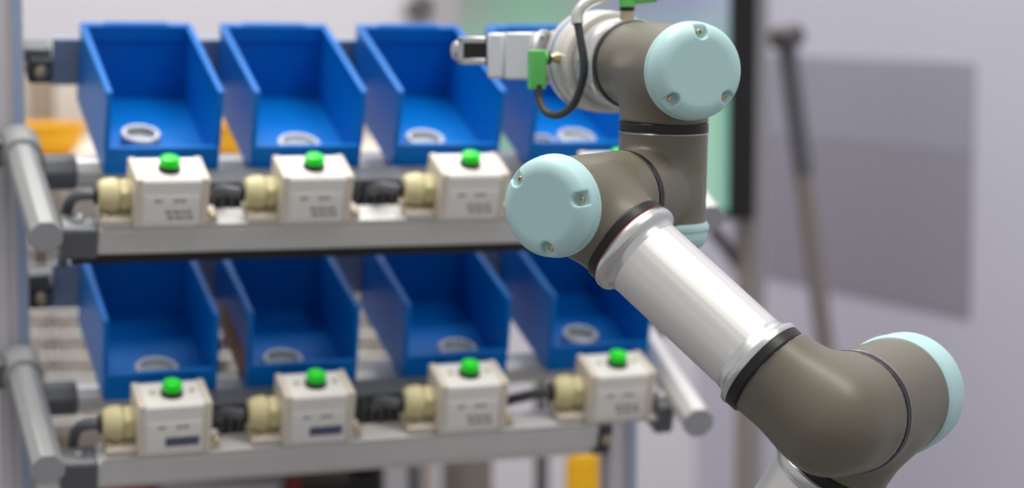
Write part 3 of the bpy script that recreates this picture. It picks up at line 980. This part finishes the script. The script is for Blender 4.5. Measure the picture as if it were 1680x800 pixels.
for nm, x, y, hw, mt, ht, lb in (('stand_post', -0.0505, 3.0, 0.024, 'pole', 1.0, 'brown-grey square post standing behind the right end of the rack'),
                                 ('stand_post', 0.043, 3.2, 0.010, 'darkpole', 1.0, 'thin dark post beside the yellow bollard behind the rack')):
    e = empty(nm, T(x, y, 0), lb, 'post')
    MB().box((x - hw, y - hw, 0.015), (x + hw, y + hw, ht)).build('shaft', mt, e, bevel=0.003)
    MB().box((x - 0.06, y - 0.06, 0), (x + 0.06, y + 0.06, 0.016)).build('foot_plate', 'darkpole', e, bevel=0.002)
e = empty('bollard', T(0.0875, 2.7, 0), 'amber yellow bollard below the right end of the rack beam', 'bollard')
MB().lathe([(0.0215, 0.008), (0.0215, 0.795), (0.018, 0.81), (0.008, 0.818)], 32, T(0.0875, 2.7, 0)).build('tube', 'yellow', e)
MB().cyl(0.05, 0, 0.01, 32, T(0.0875, 2.7, 0), 0.002).build('foot_plate', 'darkpole', e)

# workbench with a wire mesh front behind the rack
wb = empty('workbench', T(-0.37, 3.0, 0), 'cream workbench with a white wire mesh front behind the rack', 'workbench')


def wp(mb, name, material, parent=None, **k):
    return mb.build(name, material, parent or wb, **k)


wp(MB().box((-0.82, 2.70, 1.140), (-0.125, 3.25, 1.165)), 'worktop', 'cream', bevel=0.003)
for z in (0.82, 0.48):
    wp(MB().box((-0.80, 2.76, z), (-0.145, 3.22, z + 0.018)), 'shelf_board', 'cream', bevel=0.002)
for x in (-0.80, -0.145):
    for y in (2.74, 3.22):
        wp(MB().box((x - 0.014, y - 0.014, 0), (x + 0.014, y + 0.014, 1.141)), 'leg', 'greybox', bevel=0.002)
for i in range(24):
    x = -0.785 + i * 0.0272
    wp(MB().tube([(x, 2.735, 0.838), (x, 2.735, 1.139)], 0.0028, 6, 1), 'mesh_wire', 'wire')
for i in range(11):
    z = 0.842 + i * 0.0272
    wp(MB().tube([(-0.79, 2.7295, z), (-0.142, 2.7295, z)], 0.0028, 6, 1), 'mesh_wire', 'wire')
for i, (x0, x1, z1, lb) in enumerate(((-0.785, -0.575, 1.02, 'left'), (-0.565, -0.365, 1.03, 'middle'), (-0.355, -0.162, 1.01, 'right'))):
    e = empty('carton', T((x0 + x1) / 2, 2.95, 0.838), 'beige carton behind the wire mesh, %s of three' % lb, 'carton', 'cartons behind the mesh')
    MB().box((x0, 2.7405, 0.8382), (x1, 3.15, z1)).build('box_body', 'carton', e, bevel=0.003)
    MB().box(((x0 + x1) / 2 - 0.02, 2.7395, z1 - 0.10), ((x0 + x1) / 2 + 0.02, 3.10, z1 + 0.001)).build('packing_tape', 'tan', e)
# cream cabinet standing behind the bench
cb = empty('cabinet', T(-0.44, 3.45, 0), 'cream cabinet with a tan side stile behind the left end of the rack', 'cabinet')
MB().box((-0.80, 3.32, 0.0), (-0.125, 3.62, 1.27)).build('body', 'cream', cb, bevel=0.004)
MB().box((-0.715, 3.308, 0.05), (-0.682, 3.3205, 1.255)).build('stile', 'tan', cb, bevel=0.002)
for x0, x1 in ((-0.678, -0.42), (-0.415, -0.15)):
    d = MB().box((x0, 3.310, 0.05), (x1, 3.3205, 1.255)).build('door', 'cream', cb, bevel=0.002)
    MB().box((x1 - 0.03, 3.298, 0.95), (x1 - 0.022, 3.3105, 1.05)).build('handle', 'conn', d, bevel=0.002)
# two yellow tubs on the worktop
for x, lb in ((-0.590, 'amber yellow rounded tub on the bench, seen beside the left rack post'), (-0.350, 'amber yellow rounded tub on the bench, seen between the first and second upper bins')):
    e = empty('tub', T(x, 2.80, 1.165), lb, 'tub', 'yellow tubs on the bench')
    MB().lathe([(0.022, 0), (0.034, 0.003), (0.046, 0.014), (0.052, 0.028), (0.053, 0.040)], 40, T(x, 2.80, 1.1652)).build('bowl', 'yellow', e)
    MB().lathe([(0.050, 0.039), (0.0555, 0.039), (0.0555, 0.043), (0.050, 0.043)], 40, T(x, 2.80, 1.1652), closed=True).build('rim', 'yellow', e)
# things on the bench's lower shelf, seen under the beam
e = empty('equipment_case', T(-0.19, 2.95, 0.498), 'black equipment case with a red corner on the lower bench shelf', 'case')
MB().box((-0.287, 2.86, 0.4985), (-0.125, 3.10, 0.735)).build('case_body', 'bezel', e, bevel=0.006)
MB().box((-0.293, 2.855, 0.700), (-0.277, 2.90, 0.737)).build('corner', 'red', e, bevel=0.002)
MB().box((-0.22, 2.95, 0.735), (-0.18, 3.0, 0.748)).build('handle', 'bezel', e, bevel=0.003)
e = empty('red_crate', T(-0.49, 2.9, 0.498), 'red plastic crate on the lower bench shelf left of the pale crate', 'crate')
MB().box((-0.535, 2.80, 0.4985), (-0.462, 3.0, 0.735)).build('crate_body', 'red', e, bevel=0.003)
MB().box((-0.537, 2.798, 0.733), (-0.460, 3.002, 0.742)).build('rim', 'red', e, bevel=0.002)
e = empty('pale_crate', T(-0.37, 2.9, 0.498), 'pale grey plastic crate between the red crate and the black case', 'crate')
MB().box((-0.452, 2.82, 0.4985), (-0.302, 3.05, 0.732)).build('crate_body', 'greybox', e, bevel=0.003)
MB().box((-0.455, 2.817, 0.730), (-0.299, 3.053, 0.744)).build('rim', 'greybox', e, bevel=0.002)
# dark wall lamp on the pale wall
e = empty('wall_spotlight', T(-0.18, 4.6, 1.36), 'small dark spotlight on the pale back wall above the bins', 'spotlight')
MB().box((-0.20, 4.575, 1.345), (-0.17, 4.602, 1.385)).build('bracket', 'darkpole', e, bevel=0.002)
MB().lathe([(0.014, 0), (0.019, 0.01), (0.019, 0.055), (0.012, 0.065)], 24, frame((-0.218, 4.56, 1.345), (0.9, 0, 0.25), (0, 1, 0))).build('lamp_head', 'darkpole', e)
